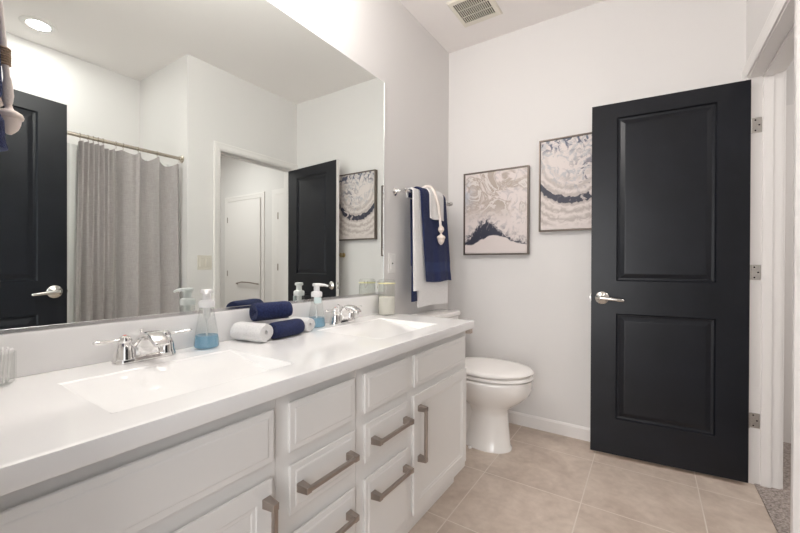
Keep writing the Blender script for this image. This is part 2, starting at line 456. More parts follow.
def slab(mb, wd, hd, panels, prof, t, front=0, rest=1):
    door_leaf(mb, wd, hd, panels, prof, 0.0, 1, front)
    door_leaf(mb, wd, hd, panels, prof, t, -1, rest)
    mb.mi = rest
    for q in (((0, 0, 0), (0, t, 0), (0, t, hd), (0, 0, hd)), ((wd, 0, 0), (wd, t, 0), (wd, t, hd), (wd, 0, hd)),
              ((0, 0, 0), (wd, 0, 0), (wd, t, 0), (0, t, 0)), ((0, 0, hd), (wd, 0, hd), (wd, t, hd), (0, t, hd))):
        mb.face([mb.bm.verts.new(p) for p in q])
def lever(root, u, z, yf, out, tod, M, label):
    """rosette + curved lever; out = -1/+1 side, tod = direction of the lever along u"""
    b = MB()
    b.lathe([(0.0, 0), (0.036, 0), (0.036, 0.004), (0.031, 0.009), (0.016, 0.012), (0.0115, 0.016), (0.0105, 0.045), (0, 0.045)], 32, (0, 0, 0), 'y')
    if out < 0: bmesh.ops.scale(b.bm, vec=(1, -1, 1), verts=b.bm.verts)
    bmesh.ops.translate(b.bm, vec=(u, yf, z), verts=b.bm.verts)
    yy = yf + out * 0.048
    pts = [(u - tod * 0.010, yy, z + 0.001), (u + tod * 0.010, yy, z), (u + tod * 0.035, yy, z - 0.001), (u + tod * 0.06, yy + out * 0.002, z - 0.004), (u + tod * 0.085, yy, z - 0.007), (u + tod * 0.105, yy - out * 0.004, z - 0.009), (u + tod * 0.110, yy - out * 0.006, z - 0.0095)]
    b.tube(pts, [0.009, 0.0115, 0.010, 0.009, 0.009, 0.0085, 0.004], 14, (0.75, 1.0))
    o = b.build('lever_handle', M, root, 40, local=True); o['label'] = label
    return o
def make_black_door(name, loc, ang, hand, label, lz=0.899):
    """local +u runs from the hinge edge to the free edge; hand=-1 mirrors the slab so its black face is on the other side"""
    root = thing(name, label, 'door', loc, ang, kind='structure')
    mb = MB()
    pan = [(0.131, DW - 0.128, 0.205, 0.812), (0.131, DW - 0.128, 0.998, 1.932)]
    slab(mb, DW, DH, pan, DOOR_PROF, DT)
    if hand < 0: bmesh.ops.scale(mb.bm, vec=(1, -1, 1), verts=mb.bm.verts)
    mb.build('leaf', [M_black, M_trim], root, local=True)
    s = 1 if hand > 0 else -1
    lever(root, DW - 0.057, lz, 0.0, -s, -1, M_satin, 'satin nickel lever handle with round rose')
    lever(root, DW - 0.057, lz, s * DT, s, -1, M_satin, 'satin nickel lever handle with round rose')
    la = MB().box(DW, DW + 0.0025, s * 0.005 if s > 0 else -0.030, s * 0.030 if s > 0 else -0.005, lz - 0.028, lz + 0.028, 0.0008)
    la.box(DW + 0.002, DW + 0.009, s * 0.012 if s > 0 else -0.024, s * 0.024 if s > 0 else -0.012, lz - 0.008, lz + 0.008, 0.002)
    la.build('latch_plate', M_satin, root, local=True)
    return root
# open door by the doorway: hinge (1.722,2.5465) -> free edge (1.0129,2.4819)
angA = math.atan2(2.4819 - 2.5465, 1.0129 - 1.722)
dA = make_black_door('door_1', (1.722, 2.512, 0.0205), angA, -1, 'black two-panel door standing open in front of the far wall')
dA.location = (1.7186, 2.5262, 0.0205)
for zc in (1.818, 1.075, 0.325):
    hb = MB()
    hb.box(1.731, 1.768, JF - 0.003, JF - 0.0003, zc - 0.038, zc + 0.038, 0.001)
    o = hb.build('hinge', M_satin, None)
    kb = MB().lathe([(0, 0), (0.0055, 0), (0.0055, 0.078), (0, 0.078)], 14, (1.7240, JF - 0.010, zc - 0.039))
    o2 = kb.build('knuckle', M_satin, None, 40)
    o.parent = dA; o.matrix_parent_inverse = (Matrix.Translation(dA.location) @ Matrix.Rotation(angA, 4, 'Z')).inverted()
    o2.parent = o
    for dx, dz in ((0.010, 0.026), (0.024, 0.0), (0.010, -0.026)):
        s_ = MB().lathe([(0, 0), (0.0040, 0), (0.0030, 0.0012), (0, 0.0012)], 12, (0, 0, 0), 'y', Matrix.Rotation(math.pi, 4, 'Z'))
        bmesh.ops.translate(s_.bm, vec=(1.733 + dx, JF - 0.0028, zc + dz), verts=s_.bm.verts)
        so = s_.build('screw', M_dark, None); so.parent = o
# entry door folded back against the tub side, seen in the mirror
angB = math.atan2(0.2345, 0.0200)
make_black_door('door_2', (1.485, 0.0566, 0.012), angB, -1, 'black two-panel door open beside the shower curtain, seen in the mirror', 0.935)
# white hall door
hd = thing('door_3', 'white panel door across the hall, seen in the mirror through the doorway', 'door', (3.945, 3.30, 0.012), math.pi, kind='structure')
mb = MB(); slab(mb, 0.76, 2.013, [], DOOR_PROF, 0.02, 1, 1)
bmesh.ops.translate(mb.bm, vec=(0, 0.005, 0), verts=mb.bm.verts)
mb.build('leaf', [M_trim, M_trim], hd, local=True)
hb = MB(); hb.tube([(0.255, 0.026, 0.812), (0.262, 0.052, 0.820), (0.40, 0.06, 0.842), (0.58, 0.06, 0.840), (0.725, 0.055, 0.826), (0.735, 0.026, 0.822)], 0.009, 10)
o = hb.build('pull_bar', M_nickel, hd, 40, local=True); o['label'] = 'thin dark horizontal bar'
for zc in (0.96, 1.75, 0.25):
    MB().box(-0.004, 0.012, 0.022, 0.03, zc - 0.04, zc + 0.04, 0.001).build('hinge', M_nickel, hd, local=True)
hd2 = thing('door_4', 'white door beside the first hall door, only its frame edge showing in the mirror', 'door', (2.815, 3.30, 0.012), math.pi, kind='structure')
mb = MB(); slab(mb, 0.70, 1.985, [], DOOR_PROF, 0.02, 1, 1)
bmesh.ops.translate(mb.bm, vec=(0, 0.005, 0), verts=mb.bm.verts)
mb.build('leaf', [M_trim, M_trim], hd2, local=True)
for zc in (1.06, 1.74, 0.25):
    MB().box(0.004, 0.022, 0.022, 0.03, zc - 0.045, zc + 0.045, 0.001).build('hinge', M_nickel, hd2, local=True)

# ------------------------------------------------------------------ vanity
ZC = 0.828; CX = 0.565; CY0, CY1 = NEAR, 1.779; FX = 0.535
def panel(mb, y0, y1, z0, z1, rings, xb):
    """raised or recessed panel facing +x: rings of (inset, x)"""
    def rc(i, x): return [mb.bm.verts.new(p) for p in ((x, y0 + i, z0 + i), (x, y1 - i, z0 + i), (x, y1 - i, z1 - i), (x, y0 + i, z1 - i))]
    prev = rc(0.009, xb); mb.face(list(reversed(prev)))     # back-bevelled edges
    for i, x in rings:
        nx = rc(i, x)
        for k in range(4): mb.face([prev[k], prev[(k + 1) % 4], nx[(k + 1) % 4], nx[k]])
        prev = nx
    mb.face(prev)
DRW = [(0, 0.5470), (0.0015, 0.5500), (0.0030, 0.5508), (0.0165, 0.5512), (0.0190, 0.5528), (0.022, 0.5532)]
DOR = [(0, 0.5490), (0.0015, 0.5530), (0.003, 0.5535), (0.044, 0.5535), (0.047, 0.5512), (0.055, 0.5505), (0.058, 0.5488)]
def pull(parent, p0, p1):
    """square-ended bar pull from p0 to p1 = (y,z) pairs"""
    b = MB(); (y0, z0), (y1, z1) = p0, p1
    horiz = abs(y1 - y0) > abs(z1 - z0)
    for (yy, zz) in (p0, p1):
        e = 0.009
        b2 = bmesh.new()
        vs = []
        for x, k in ((0.552, 0.0115), (0.590, 0.0085)):
            for sy, sz in ((-1, -1), (1, -1), (1, 1), (-1, 1)):
                vs.append(b2.verts.new((x, yy + sy * k, zz + sz * k)))
        for q in ((3, 2, 1, 0), (4, 5, 6, 7), (0, 1, 5, 4), (1, 2, 6, 5), (2, 3, 7, 6), (3, 0, 4, 7)): b2.faces.new([vs[i] for i in q])
        bmesh.ops.bevel(b2, geom=b2.edges[:], offset=0.0012, segments=1, affect='EDGES')
        b.merge(b2)
    h = 0.0062
    if horiz: b.box(0.578, 0.5905, y0, y1, z0 - h, z0 + h, 0.003)
    else: b.box(0.578, 0.5905, y0 - h, y0 + h, min(z0, z1), max(z0, z1), 0.003)
    return b.build('bar_pull', M_nickel, parent)
VANITY = 'white vanity cabinets under the long counter'
def cabinet(name, label, y0, y1):
    t = thing(name, label, 'cabinet', (0.0, (y0 + y1) / 2, 0.0), 0, VANITY)
    b = MB()
    g = 0.0006
    def rc_(i, z): return [(0.004 + i, y0 + g + i, z), (FX - i, y0 + g + i, z), (FX - i, y1 - g - i, z), (0.004 + i, y1 - g - i, z)]
    b.rings([rc_(0, 0.10), rc_(0, 0.789), rc_(0.018, 0.789), rc_(0.018, 0.125)])
    b.build('body', M_cab, t)
    k = MB().box(0.02, 0.475, y0 + g, y1 - g, 0.0, 0.0995); k.build('toe_kick', M_cab, t)
    return t
c = cabinet('vanity_cabinet', 'white vanity cabinet under the near sink, cut off by the lower frame edge', CY0 + 0.002, 0.598)
b = MB(); panel(b, 0.066, 0.584, 0.632, 0.7595, DRW, FX); b.build('false_drawer_front', M_cab, c)
b = MB(); panel(b, 0.066, 0.578, 0.142, 0.5965, DOR, FX); d = b.build('door', M_cab, c); pull(d, (0.559, 0.548), (0.559, 0.358))
c = cabinet('vanity_drawer_cabinet', 'white three-drawer vanity unit below the rolled towels, nearer of the two drawer units', 0.598, 0.902)
b = MB(); panel(b, 0.629, 0.881, 0.632, 0.7595, DRW, FX); b.build('false_drawer_front', M_cab, c)
b = MB(); panel(b, 0.631, 0.883, 0.472, 0.5985, DRW, FX); d = b.build('drawer', M_cab, c); pull(d, (0.661, 0.536), (0.849, 0.536))
b = MB(); panel(b, 0.631, 0.883, 0.142, 0.422, DRW, FX); d = b.build('drawer', M_cab, c); pull(d, (0.661, 0.358), (0.849, 0.358))
c = cabinet('vanity_drawer_cabinet', 'white three-drawer vanity unit next to the far sink cabinet, farther of the two drawer units', 0.902, 1.205)
b = MB(); panel(b, 0.929, 1.187, 0.632, 0.7595, DRW, FX); b.build('false_drawer_front', M_cab, c)
b = MB(); panel(b, 0.931, 1.188, 0.472, 0.5985, DRW, FX); d = b.build('drawer', M_cab, c); pull(d, (0.968, 0.536), (1.158, 0.536))
b = MB(); panel(b, 0.931, 1.188, 0.142, 0.422, DRW, FX); d = b.build('drawer', M_cab, c); pull(d, (0.968, 0.358), (1.158, 0.358))
c = cabinet('vanity_cabinet', 'white vanity cabinet at the toilet end with a vertical bar pull', 1.205, 1.745)
b = MB(); panel(b, 1.230, 1.706, 0.632, 0.7595, DRW, FX); b.build('false_drawer_front', M_cab, c)
b = MB(); panel(b, 1.224, 1.719, 0.142, 0.6045, DOR, FX); d = b.build('door', M_cab, c); pull(d, (1.262, 0.548), (1.262, 0.352))
# the support strip under the counter end
# countertop with two integral basins
SINKS = [(0.158, 0.468, 0.284, 0.716), (0.126, 0.468, 1.125, 1.578)]
def basin(x, y):
    best = 0.0
    for x0, x1, y0, y1 in SINKS:
        if x0 < x < x1 and y0 < y < y1:
            db = x - x0; df = x1 - x; dl = min(y - y0, y1 - y)
            t_ = (x - x0) / (x1 - x0)
            k = (0.06 * min(1, db / 0.004) + 0.94 * t_) * min(1, df / 0.012) * min(1.0, dl / (0.004 + 0.022 * t_))
            best = max(best, 0.040 * k)
    return best
ct = thing('vanity_countertop', 'long glossy white vanity countertop with two rectangular basins', 'countertop', (0, (CY0 + CY1) / 2, 0.789))
def axis_pts(a, b, specials, step):
    s = {a, b}
    n = int((b - a) / step)
    for i in range(n + 1): s.add(round(a + (b - a) * i / n, 5))
    for q in specials:
        for d in (-0.002, 0.0, 0.003, 0.006, 0.009, 0.014, -0.003, -0.006, -0.009, -0.014): 
            if a < q + d < b: s.add(round(q + d, 5))
    o = sorted(s); r = [o[0]]
    for v in o[1:]:
        if v - r[-1] > 0.0012: r.append(v)
    r[-1] = b
    return r
xs = axis_pts(0.0, CX, [s for q in SINKS for s in q[:2]], 0.012)
ys = axis_pts(CY0, CY1, [s for q in SINKS for s in q[2:]], 0.014)
b = MB(); ez = 0.006
grid = []
for x in xs:
    row = []
    for y in ys:
        z = ZC - basin(x, y)
        row.append(b.bm.verts.new((x, y, z)))
    grid.append(row)
for i in range(len(xs) - 1):
    for j in range(len(ys) - 1): b.face([grid[i][j], grid[i + 1][j], grid[i + 1][j + 1], grid[i][j + 1]])
per = [grid[i][0] for i in range(len(xs))] + [grid[-1][j] for j in range(1, len(ys))] + [grid[i][-1] for i in range(len(xs) - 2, -1, -1)] + [grid[0][j] for j in range(len(ys) - 2, 0, -1)]
prev = per
for off, z in ((0.0014, ZC - 0.0005), (0.0020, ZC - 0.0018), (0.0020, 0.7925), (0.0010, 0.790)):
    nx = []
    for v in per:
        x = v.co.x + (off if v.co.x > CX - 1e-4 else 0); y = v.co.y + (off if v.co.y > CY1 - 1e-4 else 0)
        nx.append(b.bm.verts.new((x, y, z)))
    n = len(per)
    for k in range(n): b.face([prev[k], prev[(k + 1) % n], nx[(k + 1) % n], nx[k]])
    prev = nx
b.build('worktop', M_counter, ct, 34)
b = MB().box(0.0005, 0.020, CY0, 1.776, ZC, 0.9365, 0.003); b.build('backsplash', M_counter, ct, 40)
b = MB().box(0.02, 0.560, 1.747, 1.777, 0.764, 0.7895, 0.002); o = b.build('support_strip', M_tan, ct); o['label'] = 'bare tan strip under the counter end'
for x0, x1, y0, y1 in SINKS:
    dr = MB().lathe([(0, 0), (0.016, 0), (0.016, 0.002), (0.012, 0.003), (0.0, 0.001)], 24, (0, 0, 0), 'z', M=Matrix.Translation((x1 - 0.030, (y0 + y1) / 2, ZC - basin(x1 - 0.030, (y0 + y1) / 2) + 0.0006)) @ Matrix.Rotation(math.atan(0.94 * 0.040 / (x1 - x0)), 4, 'Y'))
    dr.build('drain', M_chrome, ct, 40)

# mirror
mr = thing('wall_mirror', 'large frameless wall mirror above the vanity backsplash', 'mirror', (0.0, 0.9, 0.938))
b = MB(); b.mi = 1; b.box(0.0005, 0.006, 0.03, 1.773, 0.940, 2.171, 0.0)
for v in b.bm.verts:                                  # the sheet stands a few millimetres further off the wall at its near end
    if v.co.x > 0.005: v.co.x = 0.006 + 0.0048 * (1.773 - v.co.y)
for f in b.bm.faces:
    if all(v.co.x > 0.005 for v in f.verts): f.material_index = 0
b.build('glass', [M_mirror, M_medge], mr)
b = MB().box(0.0005, 0.0085, 0.03, 1.773, 0.9375, 0.9488, 0.001)
for v in b.bm.verts:
    if v.co.x > 0.005: v.co.x += 0.0048 * (1.773 - v.co.y)
b.build('bottom_channel', M_chan, mr)
MB().box(0.0005, 0.0078, 1.7728, 1.7758, 0.940, 2.171, 0.0008).build('edge_trim', M_chan, mr)

# ------------------------------------------------------------------ faucets
def make_faucet(y, label):
    t = thing('faucet', label, 'faucet', (0.072, y, ZC), 0, 'two-handle chrome faucets')
    b = MB()
    n = 40; out = []
    for k in range(n):
        a = 2 * math.pi * k / n; cx, cy = math.cos(a), math.sin(a)
        out.append((0.026 * cx, 0.056 * (1 if cy > 0 else -1) * (abs(cy) > 1e-6) + 0.026 * cy))
    b.rings([[(px * s, py * (1 - (1 - s) * 0.35), z) for px, py in out] for s, z in ((1, 0), (1, 0.010), (0.93, 0.015), (0.80, 0.017))])
    b.build('base_plate', M_chrome, t, 35, local=True)
    for s in (-1, 1):
        b = MB().lathe([(0, 0.012), (0.0285, 0.012), (0.0285, 0.017), (0.0265, 0.020), (0.0262, 0.026), (0.0246, 0.040), (0.0205, 0.051), (0.0170, 0.056), (0.0160, 0.058), (0.0172, 0.061), (0.0172, 0.066), (0.0140, 0.073), (0.006, 0.0775), (0, 0.078)], 28, (0, s * 0.052, 0))
        hb = b.build('handle_hub', M_chrome, t, 35, local=True)
        y0 = s * 0.052
        pts = [(0.0, y0 + s * 0.006, 0.066), (0.001, y0 + s * 0.020, 0.066), (0.003, y0 + s * 0.036, 0.066), (0.006, y0 + s * 0.052, 0.067), (0.009, y0 + s * 0.066, 0.068), (0.011, y0 + s * 0.074, 0.0685), (0.012, y0 + s * 0.077, 0.0685)]
        lv = MB().tube(pts, [0.0085, 0.0062, 0.0060, 0.0078, 0.0088, 0.0070, 0.002], 14, (1.0, 0.62))
        lv.build('lever', M_chrome, hb, 50, local=True)
        dot = MB().lathe([(0, 0.0765), (0.0042, 0.0765), (0.0040, 0.0785), (0, 0.079)], 14, (0, y0, 0))
        o = dot.build('index_dot', M_red if s < 0 else M_plas, hb, 40, local=True)
    # broad arched spout
    secs = [(-0.004, 0.010, 0.046, 0.022), (-0.003, 0.026, 0.040, 0.022), (0.000, 0.042, 0.033, 0.020), (0.008, 0.058, 0.027, 0.017), (0.022, 0.072, 0.0235, 0.013), (0.042, 0.078, 0.022, 0.010), (0.064, 0.076, 0.0215, 0.0085), (0.084, 0.066, 0.0215, 0.0080), (0.095, 0.057, 0.0205, 0.0075), (0.099, 0.053, 0.019, 0.0045)]
    rg = []
    P = [Vector((a, 0, z)) for a, z, *_ in secs]
    for i, (a, z, hw, ht) in enumerate(secs):
        tn = (P[min(i + 1, len(P) - 1)] - P[max(i - 1, 0)]).normalized(); up = Vector((-tn.z, 0, tn.x))
        ring = []
        for k in range(20):
            th = 2 * math.pi * k / 20; c_, s_ = math.cos(th), math.sin(th)
            e = 0.6
            yy = hw * math.copysign(abs(c_) ** e, c_); uu = ht * math.copysign(abs(s_) ** e, s_)
            ring.append(P[i] + Vector((0, yy, 0)) + up * uu)
        rg.append(ring)
    b = MB(); b.rings(rg); b.build('spout', M_chrome, t, 50, local=True)
    b = MB().lathe([(0, 0), (0.009, 0), (0.009, 0.007), (0, 0.007)], 18, (0.088, 0, 0.047)); b.build('aerator', M_chrome, t, 40, local=True)
    b = MB().lathe([(0, 0.017), (0.0025, 0.017), (0.0025, 0.075), (0.006, 0.078), (0.006, 0.085), (0, 0.087)], 14, (-0.031, 0, 0)); b.build('lift_rod', M_chrome, t, 40, local=True)
    return t
make_faucet(0.502, 'chrome two-handle faucet at the near sink, left of the first soap bottle')
make_faucet(1.352, 'chrome two-handle faucet at the far sink, right of the second soap bottle')

# ------------------------------------------------------------------ soap bottles
def make_soap(x, y, ang, label):
    t = thing('soap_dispenser', label, 'soap dispenser', (x, y, ZC + 0.0005), ang, 'foaming hand soap bottles')
    def ell(prof, c=(0, 0, 0), n=36): return MB().lathe(prof, n, c)
    b = ell([(0, 0), (0.036, 0), (0.0395, 0.004), (0.0395, 0.010), (0.0375, 0.030), (0.0310, 0.075), (0.0245, 0.114), (0.0225, 0.130), (0.0215, 0.135), (0.0200, 0.135), (0.0210, 0.129), (0.0230, 0.113), (0.0295, 0.074), (0.0360, 0.030), (0.0378, 0.010), (0.0370, 0.006), (0.034, 0.003), (0, 0.003)])
    b.build('bottle', M_glass, t, 60, local=True)
    b = ell([(0, 0.0034), (0.0338, 0.0034), (0.0366, 0.0066), (0.0373, 0.010), (0.0355, 0.030), (0.0336, 0.043), (0, 0.043)])
    b.build('liquid_soap', M_soap, t, 60, local=True)
    b = ell([(0, 0.012), (0.0025, 0.012), (0.0025, 0.098), (0.010, 0.100), (0.012, 0.104), (0.012, 0.134), (0, 0.134)], n=18)
    b.build('dip_tube', M_liner, t, 40, local=True)
    b = ell([(0, 0.1352), (0.0235, 0.1352), (0.0245, 0.138), (0.0245, 0.152), (0.0225, 0.157), (0.0135, 0.160), (0.0128, 0.163), (0.0128, 0.183), (0, 0.183)])
    p = b.build('pump_collar', M_plas, t, 40, local=True)
    b = MB(); b.lathe([(0, 0.182), (0.0175, 0.182), (0.0190, 0.185), (0.0185, 0.192), (0.016, 0.1945), (0, 0.195)], 28)
    b.tube([(0.0, 0, 0.188), (0.020, 0, 0.188), (0.036, 0, 0.1865), (0.046, 0, 0.183), (0.049, 0, 0.1795)], [0.009, 0.0085, 0.007, 0.0055, 0.0045], 12, (1.0, 0.75))
    b.build('pump_head', M_plas, t, 40, local=True)
    return t
s1 = make_soap(0.072, 0.684, math.atan2(-0.70, 1.23), 'clear soap bottle with blue liquid beside the near faucet, pump nozzle facing the viewer')
s2 = make_soap(0.066, 1.186, math.atan2(1.19, 1.36), 'clear soap bottle with blue liquid beside the far faucet, pump nozzle pointing right')
lb = MB(); n = 14
lb.rings([[(0.0262 * math.cos(a), 0.0262 * math.sin(a), z) for z in (0.108, 0.134)] for a in [(-1.9 + 1.3 * k / n) for k in range(n + 1)]], close=False, cap0=False, cap1=False)
bmesh.ops.solidify(lb.bm, geom=lb.bm.faces[:], thickness=0.0004)
o = lb.build('label_sticker', M_label, s2, local=True); o['label'] = 'small pale blue sticker'

# ------------------------------------------------------------------ rolled hand towels
def make_roll(loc, ang, tilt, rad, length, M, label, turns=3.4):
    """spiral-rolled towel lying with its axis along local x, end spiral facing +x"""
    t = thing('rolled_towel', label, 'towel', loc, 0, 'rolled hand towels stacked on the counter')
    b = MB(); th = rad / turns * 0.92
    NA = 92; path = []
    rnd = random.Random(int(length * 1e4) + int(rad * 1e5))
    for k in range(NA + 1):
        a = 2 * math.pi * turns * k / NA
        r = 0.004 + (rad - th - 0.003) * k / NA
        path.append((r, a))
    ring_out, ring_in = [], []
    loops = []
    NX = 18
    for i in range(NX + 1):
        u = i / NX - 0.5
        xx = u * length
        endr = 1.0 - 0.10 * (abs(u) * 2) ** 6
        row = []
        for s_, off in ((0, 0.0), (1, th * 0.94)):
            seq = path if s_ == 0 else path[::-1]
            for (r, a) in seq:
                rr = (r + off) * endr
                wob = 1 + 0.02 * math.sin(3 * a + 5 * u)
                tel = 0.010 * (1 - r / rad) * (1 if u > 0 else 0.2) * (abs(u) * 2) ** 4
                y_ = rr * wob * math.cos(a + 2.2); z_ = rr * wob * math.sin(a + 2.2)
                z_ = max(z_ * 0.93, -rad * 0.86)
                row.append(Vector((xx - tel, y_ * 1.06, z_ + rad * 0.86)))
        loops.append(row)
    rv = [[b.bm.verts.new(p) for p in r] for r in loops]
    n = len(rv[0]); h = n // 2
    for a, c in zip(rv[:-1], rv[1:]):
        for k in range(n): b.face([a[k], a[(k + 1) % n], c[(k + 1) % n], c[k]])
    for r in (rv[0], rv[-1]):
        for k in range(h - 1): b.face([r[k], r[k + 1], r[n - 2 - k], r[n - 1 - k]])
    T = Matrix.Rotation(ang, 4, 'Z') @ Matrix.Rotation(tilt, 4, 'Y')
    bmesh.ops.transform(b.bm, matrix=T, verts=b.bm.verts)
    b.build('terry_roll', M, t, 70, local=True)
    return t
make_roll((0.100, 0.838, ZC + 0.001), R(12), 0, 0.039, 0.140, M_white, 'white rolled hand towel at the near bottom of the stack, spiral end showing')
make_roll((0.128, 0.965, ZC + 0.001), R(97), 0, 0.036, 0.150, M_navy, 'navy rolled hand towel in the bottom row, lying in front of the white roll')
make_roll((0.086, 1.082, ZC + 0.001), R(8), 0, 0.033, 0.105, M_white, 'white rolled hand towel at the far end of the stack by the soap bottle')
make_roll((0.092, 0.925, ZC + 0.0665), R(-102), R(0), 0.040, 0.145, M_navy, 'navy rolled hand towel lying on top of the stack')

# ------------------------------------------------------------------ glass jars
jt = thing('glass_jar', 'clip-top glass jar half full of white bath salt at the counter corner', 'jar', (0.076, 1.708, ZC + 0.0005))
R0 = 0.0480
b = MB().lathe([(0, 0), (R0 - 0.004, 0), (R0, 0.004), (R0, 0.150), (R0 - 0.003, 0.160), (R0 - 0.003, 0.172), (R0 - 0.0055, 0.172), (R0 - 0.0055, 0.160), (R0 - 0.003, 0.150), (R0 - 0.003, 0.005), (R0 - 0.006, 0.003), (0, 0.003)], 36)
b.build('jar_body', M_jar, jt, 50, local=True)
b = MB().lathe([(0, 0.0035), (R0 - 0.0062, 0.0035), (R0 - 0.0034, 0.006), (R0 - 0.0034, 0.098), (R0 - 0.010, 0.101), (0, 0.102)], 36)
b.build('bath_salt', M_salt, jt, 50, local=True)
b = MB().lathe([(R0 - 0.0055, 0.1722), (R0 + 0.001, 0.1722), (R0 + 0.002, 0.1745), (R0 + 0.001, 0.177), (R0 - 0.0055, 0.177)], 36)
b.build('rubber_seal', M_rubber, jt, 50, local=True)
b = MB().lathe([(0, 0.1772), (R0 - 0.001, 0.1772), (R0, 0.180), (R0 - 0.001, 0.189), (R0 - 0.008, 0.196), (0.012, 0.1985), (0, 0.199)], 36)
b.build('glass_lid', M_jar, jt, 50, local=True)
b = MB(); aa = R(-120); cx, cy = math.cos(aa), math.sin(aa); r_ = R0 + 0.004; tx, ty = -cy * 0.009, cx * 0.009
b.tube([(cx * r_ + tx, cy * r_ + ty, 0.186), (cx * (r_ + 0.003) + tx, cy * (r_ + 0.003) + ty, 0.165), (cx * (r_ + 0.004), cy * (r_ + 0.004), 0.146), (cx * (r_ + 0.003) - tx, cy * (r_ + 0.003) - ty, 0.165), (cx * r_ - tx, cy * r_ - ty, 0.186)], 0.0013, 8)
b.build('wire_clasp', M_rod, jt, 50, local=True)

sj = thing('swab_jar', 'short clear glass jar holding cotton swabs by the mirror at the left frame edge', 'jar', (0.064, 0.193, ZC + 0.0005))
b = MB().lathe([(0, 0), (0.038, 0), (0.041, 0.003), (0.041, 0.073), (0.0395, 0.0745), (0.038, 0.073), (0.038, 0.006), (0.036, 0.004), (0, 0.004)], 36)
b.build('jar_body', M_glass, sj, 50, local=True)
def swab_mesh():
    b = MB(); b.mi = 0
    b.lathe([(0, 0), (0.0024, 0.001), (0.0028, 0.006), (0.0022, 0.011), (0.0011, 0.013), (0.0011, 0.062), (0.0022, 0.064), (0.0028, 0.069), (0.0024, 0.074), (0, 0.0755)], 10)
    me_o = b.build('cotton_swab', M_cotton, None, 60); return me_o
proto = swab_mesh()
rnd = random.Random(3)
k = 0
for ring_r, cnt in ((0.0, 1), (0.010, 6), (0.019, 10), (0.027, 14)):
    for i in range(cnt):
        a = 2 * math.pi * i / cnt + ring_r * 40
        o = proto if k == 0 else proto.copy()
        if k: COL.objects.link(o)
        k += 1
        o.location = (0.064 + ring_r * math.cos(a), 0.193 + ring_r * math.sin(a), ZC + 0.0055 + rnd.random() * 0.003)
        tl = ring_r / 0.027 * 0.075
        o.rotation_euler = (-math.sin(a) * tl + rnd.uniform(-0.02, 0.02), math.cos(a) * tl + rnd.uniform(-0.02, 0.02), 0)
        tag(o, 'white cotton swab standing in the short glass jar by the mirror', 'cotton swab', 'cotton swabs in the glass jar')

# ------------------------------------------------------------------ toilet
TY = 2.232
tt = thing('toilet', 'white toilet with closed lid between the vanity end and far wall', 'toilet', (0.0, TY, 0.0))
def egg(xc, half_l, half_w, z, n=40, back=0.75):
    r = []
    for k in range(n):
        a = 2 * math.pi * k / n; c_, s_ = math.cos(a), math.sin(a)
        lx = half_l * (math.copysign(abs(c_) ** 0.93, c_) if c_ > 0 else c_ * back)
        wy = half_w * math.copysign(abs(s_) ** 0.97, s_)
        if c_ < 0: wy = half_w * math.copysign(abs(s_) ** 0.92, s_)
        r.append((xc + lx, TY + wy, z))
    return r
b = MB()
b.rings([egg(0.470, 0.150, 0.104, 0.0000, back=1.1), egg(0.470, 0.150, 0.104, 0.0107, back=1.1), egg(0.470, 0.141, 0.098, 0.0215, back=1.1), egg(0.470, 0.134, 0.090, 0.1075, back=0.95), egg(0.470, 0.126, 0.086, 0.2042, back=0.85),
         egg(0.472, 0.128, 0.092, 0.2418, back=0.9), egg(0.475, 0.160, 0.116, 0.2708, back=1.0), egg(0.475, 0.210, 0.146, 0.3063, back=1.0), egg(0.475, 0.246, 0.170, 0.3439, back=0.97), egg(0.475, 0.260, 0.184, 0.3815, back=0.94), egg(0.475, 0.260, 0.194, 0.4137, back=0.92), egg(0.475, 0.260, 0.194, 0.4256, back=0.92), egg(0.475, 0.263, 0.186, 0.4320, back=0.92)])
bowl = b.build('bowl', M_porc, tt, 60)
b = MB(); b.box(0.06, 0.42, TY - 0.060, TY + 0.060, 0.0, 0.32, 0.03, 3); b.build('trapway', M_porc, tt, 50)
b = MB(); b.rings([egg(0.475, 0.232, 0.160, 0.4395, back=0.9), egg(0.475, 0.267, 0.196, 0.4427, back=0.9), egg(0.475, 0.260, 0.197, 0.4556, back=0.9), egg(0.475, 0.260, 0.186, 0.4599, back=0.9)])
b.build('seat', M_seat, tt, 50)
b = MB(); b.rings([egg(0.475, 0.236, 0.164, 0.4648, back=0.9), egg(0.475, 0.260, 0.198, 0.4675, back=0.9), egg(0.475, 0.269, 0.199, 0.4771, back=0.9), egg(0.475, 0.263, 0.194, 0.4857, back=0.9), egg(0.475, 0.255, 0.175, 0.4911, back=0.88), egg(0.475, 0.19, 0.13, 0.4954, back=0.8), egg(0.475, 0.08, 0.05, 0.4970, back=0.8)])
b.build('lid', M_seat, tt, 50)
for s in (-1, 1): MB().box(0.178, 0.212, TY + s * 0.075 - 0.018, TY + s * 0.075 + 0.018, 0.4380, 0.472, 0.006).build('seat_hinge', M_seat, tt)
b = MB()
def rr(x0, x1, hw, z, r=0.03, n=6):
    pts = []
    for cx, cy, a0 in ((x1 - r, hw - r, 0), (x0 + r, hw - r, 90), (x0 + r, -hw + r, 180), (x1 - r, -hw + r, 270)):
        for k in range(n + 1):
            a = R(a0 + 90 * k / n); pts.append((cx + r * math.cos(a), TY + cy + r * math.sin(a), z))
    return pts
b.rings([rr(0.035, 0.170, 0.165, 0.415), rr(0.03, 0.178, 0.185, 0.44), rr(0.022, 0.188, 0.198, 0.65), rr(0.02, 0.190, 0.201, 0.7535)])
tank = b.build('tank', M_porc, tt, 45)
